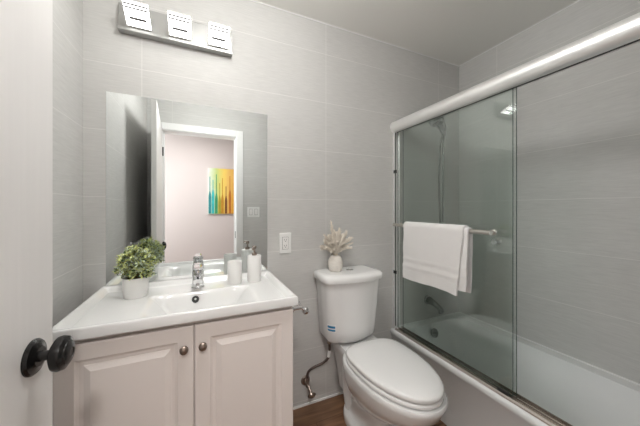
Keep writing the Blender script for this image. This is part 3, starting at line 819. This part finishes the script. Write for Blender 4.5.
# ------------------------------------------------------------------ wall mirror (bevelled)
bm = bmesh.new()
mx0, mx1, mz0, mz1 = -0.396, 0.357, 0.8585, 1.760
def R(mg, y): return [(mx0+mg, y, mz0+mg), (mx1-mg, y, mz0+mg), (mx1-mg, y, mz1-mg), (mx0+mg, y, mz1-mg)]
loft(bm, [R(0, -0.0005), R(0, -0.0035), R(0.010, -0.00352)])
mir = obj('wall_mirror', bm, mirror_m, smooth=0, origin=(-0.02, 0, mz0))
tag(mir, 'large rectangular frameless mirror on the tiled wall above the sink', 'mirror')

# ------------------------------------------------------------------ vanity light
vl = thing('vanity_light', (-0.091, 0, 2.10), 'chrome bar light with three lit frosted glass shades above the mirror', 'light')
bm = bmesh.new(); box(bm, -0.345, 0.160, -0.022, 0, 2.060, 2.178); box(bm, -0.345, 0.160, -0.040, -0.002, 2.046, 2.060)
obj('back_plate', bm, plate_m, vl, smooth=0, bevel=0.002)
for k in range(3):
    xa = (-0.306, -0.135, 0.041)[k]; xb = xa+0.096
    A = Vector((-0.045, 2.068)); B_ = Vector((-0.140, 2.119)); T = (B_-A).normalized(); Nf = Vector((-T.y, T.x))   # face looks down and out
    if Nf.y > 0: Nf = -Nf
    bm = bmesh.new()
    q = [A, B_, B_-Nf*0.012, A-Nf*0.012]
    loft(bm, [[(x, p[0], p[1]) for p in q] for x in (xa, xb)])
    bm.normal_update(); bm.faces.ensure_lookup_table()
    for f in bm.faces:
        c = f.calc_center_median(); m_ = (A+B_)/2
        f.material_index = 0 if (abs(c.y-m_.x) < 0.001 and abs(c.z-m_.y) < 0.001) else 1
    s = obj('shade', bm, [shade_m, matte_white], vl, smooth=0); s['label'] = 'lit frosted glass shade'
    bm = bmesh.new(); tube(bm, [((xa+xb)/2, -0.0225, 2.105), ((xa+xb)/2, -0.075, 2.105)], 0.010, 16); obj('shade_holder', bm, plate_m, s)
    def strip(t0, t1, m0, off, nm):
        a = A.lerp(B_, t0); b_ = A.lerp(B_, t1)
        bm = bmesh.new(); q = [a+Nf*0.0002, b_+Nf*0.0002, b_+Nf*off, a+Nf*off]
        loft(bm, [[(x, p[0], p[1]) for p in q] for x in (xa+m0, xb-m0)])
        obj(nm, bm, clip_grey, s, smooth=0)
    strip(0.30, 0.40, 0.014, 0.003, 'clip_bar'); strip(0.73, 0.79, 0.001, 0.0025, 'line'); strip(0.87, 0.93, 0.001, 0.0025, 'line')

# ------------------------------------------------------------------ outlet and switch
ol = thing('wall_outlet', (0.465, 0, 1.010), 'white rectangular wall outlet right of the mirror', 'outlet')
obj('cover_plate', BOX(0.429, 0.501, -0.006, 0, 0.950, 1.071), white_plastic, ol, smooth=0, bevel=0.002)
obj('socket_gap', BOX(0.4455, 0.4845, -0.0066, -0.0059, 0.9735, 1.0475), clip_grey, ol, smooth=0)
obj('socket_face', BOX(0.447, 0.483, -0.009, -0.0061, 0.975, 1.046), matte_white, ol, smooth=0, bevel=0.001)
for cz_ in (0.992, 1.027):
    bm = bmesh.new(); box(bm, 0.457, 0.459, -0.0095, -0.0088, cz_, cz_+0.009); box(bm, 0.470, 0.472, -0.0095, -0.0088, cz_, cz_+0.009); box(bm, 0.4625, 0.4665, -0.0095, -0.0088, cz_-0.007, cz_-0.003)
    obj('socket_slots', bm, dark_gap, ol, smooth=0)
sw = thing('light_switch', (0.567, YF, 1.173), 'white double light switch on the tiled wall beside the doorway, seen in the mirror', 'light switch')
obj('cover_plate', BOX(0.497, 0.637, YF, YF+0.006, 1.114, 1.232), white_plastic, sw, smooth=0, bevel=0.002)
for xx in (0.520, 0.580):
    obj('rocker_gap', BOX(xx-0.002, xx+0.036, YF+0.0059, YF+0.0066, 1.139, 1.210), clip_grey, sw, smooth=0)
    obj('rocker', BOX(xx, xx+0.034, YF+0.0061, YF+0.011, 1.142, 1.207), matte_white, sw, smooth=0, bevel=0.0015)

# ------------------------------------------------------------------ ceiling lamps
def ceiling_lamp(x, y, label, r):
    t = thing('ceiling_lamp', (x, y, ZC), label, 'ceiling light')
    bm = bmesh.new(); lathe(bm, (x, y, ZC), (0, 0, -1), [(0, 0), (r, 0), (r, 0.03), (r-0.012, 0.034), (0, 0.034)], 48); obj('base', bm, nickel, t)
    bm = bmesh.new(); lathe(bm, (x, y, ZC-0.035), (0, 0, -1), [(0, 0), (r-0.014, 0), (r-0.02, 0.014), (r*0.6, 0.036), (0, 0.042)], 48); obj('lens', bm, lens_m, t)
ceiling_lamp(0.14, -0.80, 'round flush ceiling lamp in the middle of the bathroom ceiling', 0.18)
ceiling_lamp(-0.03, -2.25, 'round flush ceiling lamp in the hall outside the door', 0.12)

# ------------------------------------------------------------------ towel rail behind the door
tr = thing('wall_towel_rail', (XL, -1.13, 0.945), 'chrome towel rail on the left wall behind the open door, seen in the mirror', 'towel rail')
rx = XL+0.052
for yy in (-0.93, -1.33):
    bm = bmesh.new(); lathe(bm, (XL, yy, 0.945), (1, 0, 0), [(0, 0), (0.018, 0), (0.016, 0.006), (0.008, 0.010), (0.008, 0.052), (0, 0.058)], 22); obj('bracket', bm, chrome, tr)
bm = bmesh.new(); tube(bm, [(rx, -0.92, 0.945), (rx, -1.34, 0.945)], 0.007, 14); obj('rail', bm, chrome, tr)
bm = bmesh.new(); drape(bm, rx, 0.945, 0.009, 0.012, 0.60, 0.65, -0.96, -1.29, 0.0, 1.0, 0.002, 0.002)
o = obj('hand_towel', bm, terry, origin=(rx, -1.12, 0.62), smooth=60); tag(o, 'white towel on the rail behind the open door, seen in the mirror', 'towel')

# ------------------------------------------------------------------ canvas painting in the hall
px0, px1, pz0, pz1 = 0.122, 0.69, 1.125, 1.86
cv = thing('canvas_painting', ((px0+px1)/2, HY, pz0), 'colourful canvas of tall thin bottle shapes on the hall wall, seen in the mirror', 'painting')
def canvas_mat():
    m = bpy.data.materials.new('canvas_paint'); m.use_nodes = True
    nt = m.node_tree; N = nt.nodes; L = nt.links; b = N['Principled BSDF']
    g = N.new('ShaderNodeNewGeometry'); s = N.new('ShaderNodeSeparateXYZ'); L.new(g.outputs['Position'], s.inputs[0])
    mr = N.new('ShaderNodeMapRange'); mr.inputs[1].default_value = px0; mr.inputs[2].default_value = px1; L.new(s.outputs['X'], mr.inputs[0])
    nz = N.new('ShaderNodeTexNoise'); nz.inputs['Scale'].default_value = 9; nz.inputs['Detail'].default_value = 5
    ad = N.new('ShaderNodeMath'); ad.operation = 'MULTIPLY_ADD'; ad.inputs[1].default_value = 0.16; ad.inputs[2].default_value = -0.08
    L.new(g.outputs['Position'], nz.inputs['Vector']); L.new(nz.outputs['Fac'], ad.inputs[0])
    a2 = N.new('ShaderNodeMath'); L.new(mr.outputs[0], a2.inputs[0]); L.new(ad.outputs[0], a2.inputs[1])
    r = N.new('ShaderNodeValToRGB'); L.new(a2.outputs[0], r.inputs[0]); e = r.color_ramp.elements
    e[0].position = 0.0; e[0].color = (0.62, 0.68, 0.62, 1); e[1].position = 1; e[1].color = (0.45, 0.20, 0.03, 1)
    for p, c in ((0.22, (0.42, 0.50, 0.16, 1)), (0.40, (0.70, 0.50, 0.10, 1)), (0.55, (0.66, 0.40, 0.10, 1)), (0.75, (0.60, 0.32, 0.05, 1))):
        q = e.new(p); q.color = c
    L.new(r.outputs[0], b.inputs['Base Color']); b.inputs['Roughness'].default_value = 0.6
    return m
obj('canvas', BOX(px0, px1, HY+0.001, HY+0.031, pz0, pz1), canvas_mat(), cv, smooth=0)
cols = [(0.02, 0.20, 0.22), (0.03, 0.38, 0.38), (0.02, 0.22, 0.10), (0.30, 0.26, 0.02), (0.42, 0.20, 0.01), (0.16, 0.06, 0.01), (0.42, 0.14, 0.01), (0.60, 0.30, 0.02), (0.22, 0.07, 0.01), (0.5, 0.25, 0.03), (0.10, 0.05, 0.03)]
xs = [0.128, 0.170, 0.215, 0.262, 0.300, 0.350, 0.405, 0.452, 0.500, 0.548, 0.592]
for i, (c, xc) in enumerate(zip(cols, xs)):
    xc = px0 + (xc-0.105)*1.10
    m = mat('paint_stroke', c, 0.5, vary=((30, 30, 12), 0.5))
    hb = (0.27, 0.30, 0.24, 0.20, 0.22, 0.20, 0.30, 0.25, 0.33, 0.28, 0.26)[i]; ht = (0.60, 0.55, 0.64, 0.50, 0.58, 0.45, 0.62, 0.52, 0.64, 0.56, 0.60)[i]; w1 = 0.0205; w2 = 0.0055
    o_ = [(-w1, 0.004), (w1, 0.004), (w1, hb), (w1*0.8, hb+0.04), (w2, hb+0.10), (w2, ht), (-w2, ht), (-w2, hb+0.10), (-w1*0.8, hb+0.04), (-w1, hb)]
    bm = bmesh.new(); loft(bm, [[(xc+a, y, pz0+b_) for a, b_ in o_] for y in (HY+0.0312, HY+0.0322)])
    obj('bottle_shape', bm, m, cv, smooth=0)
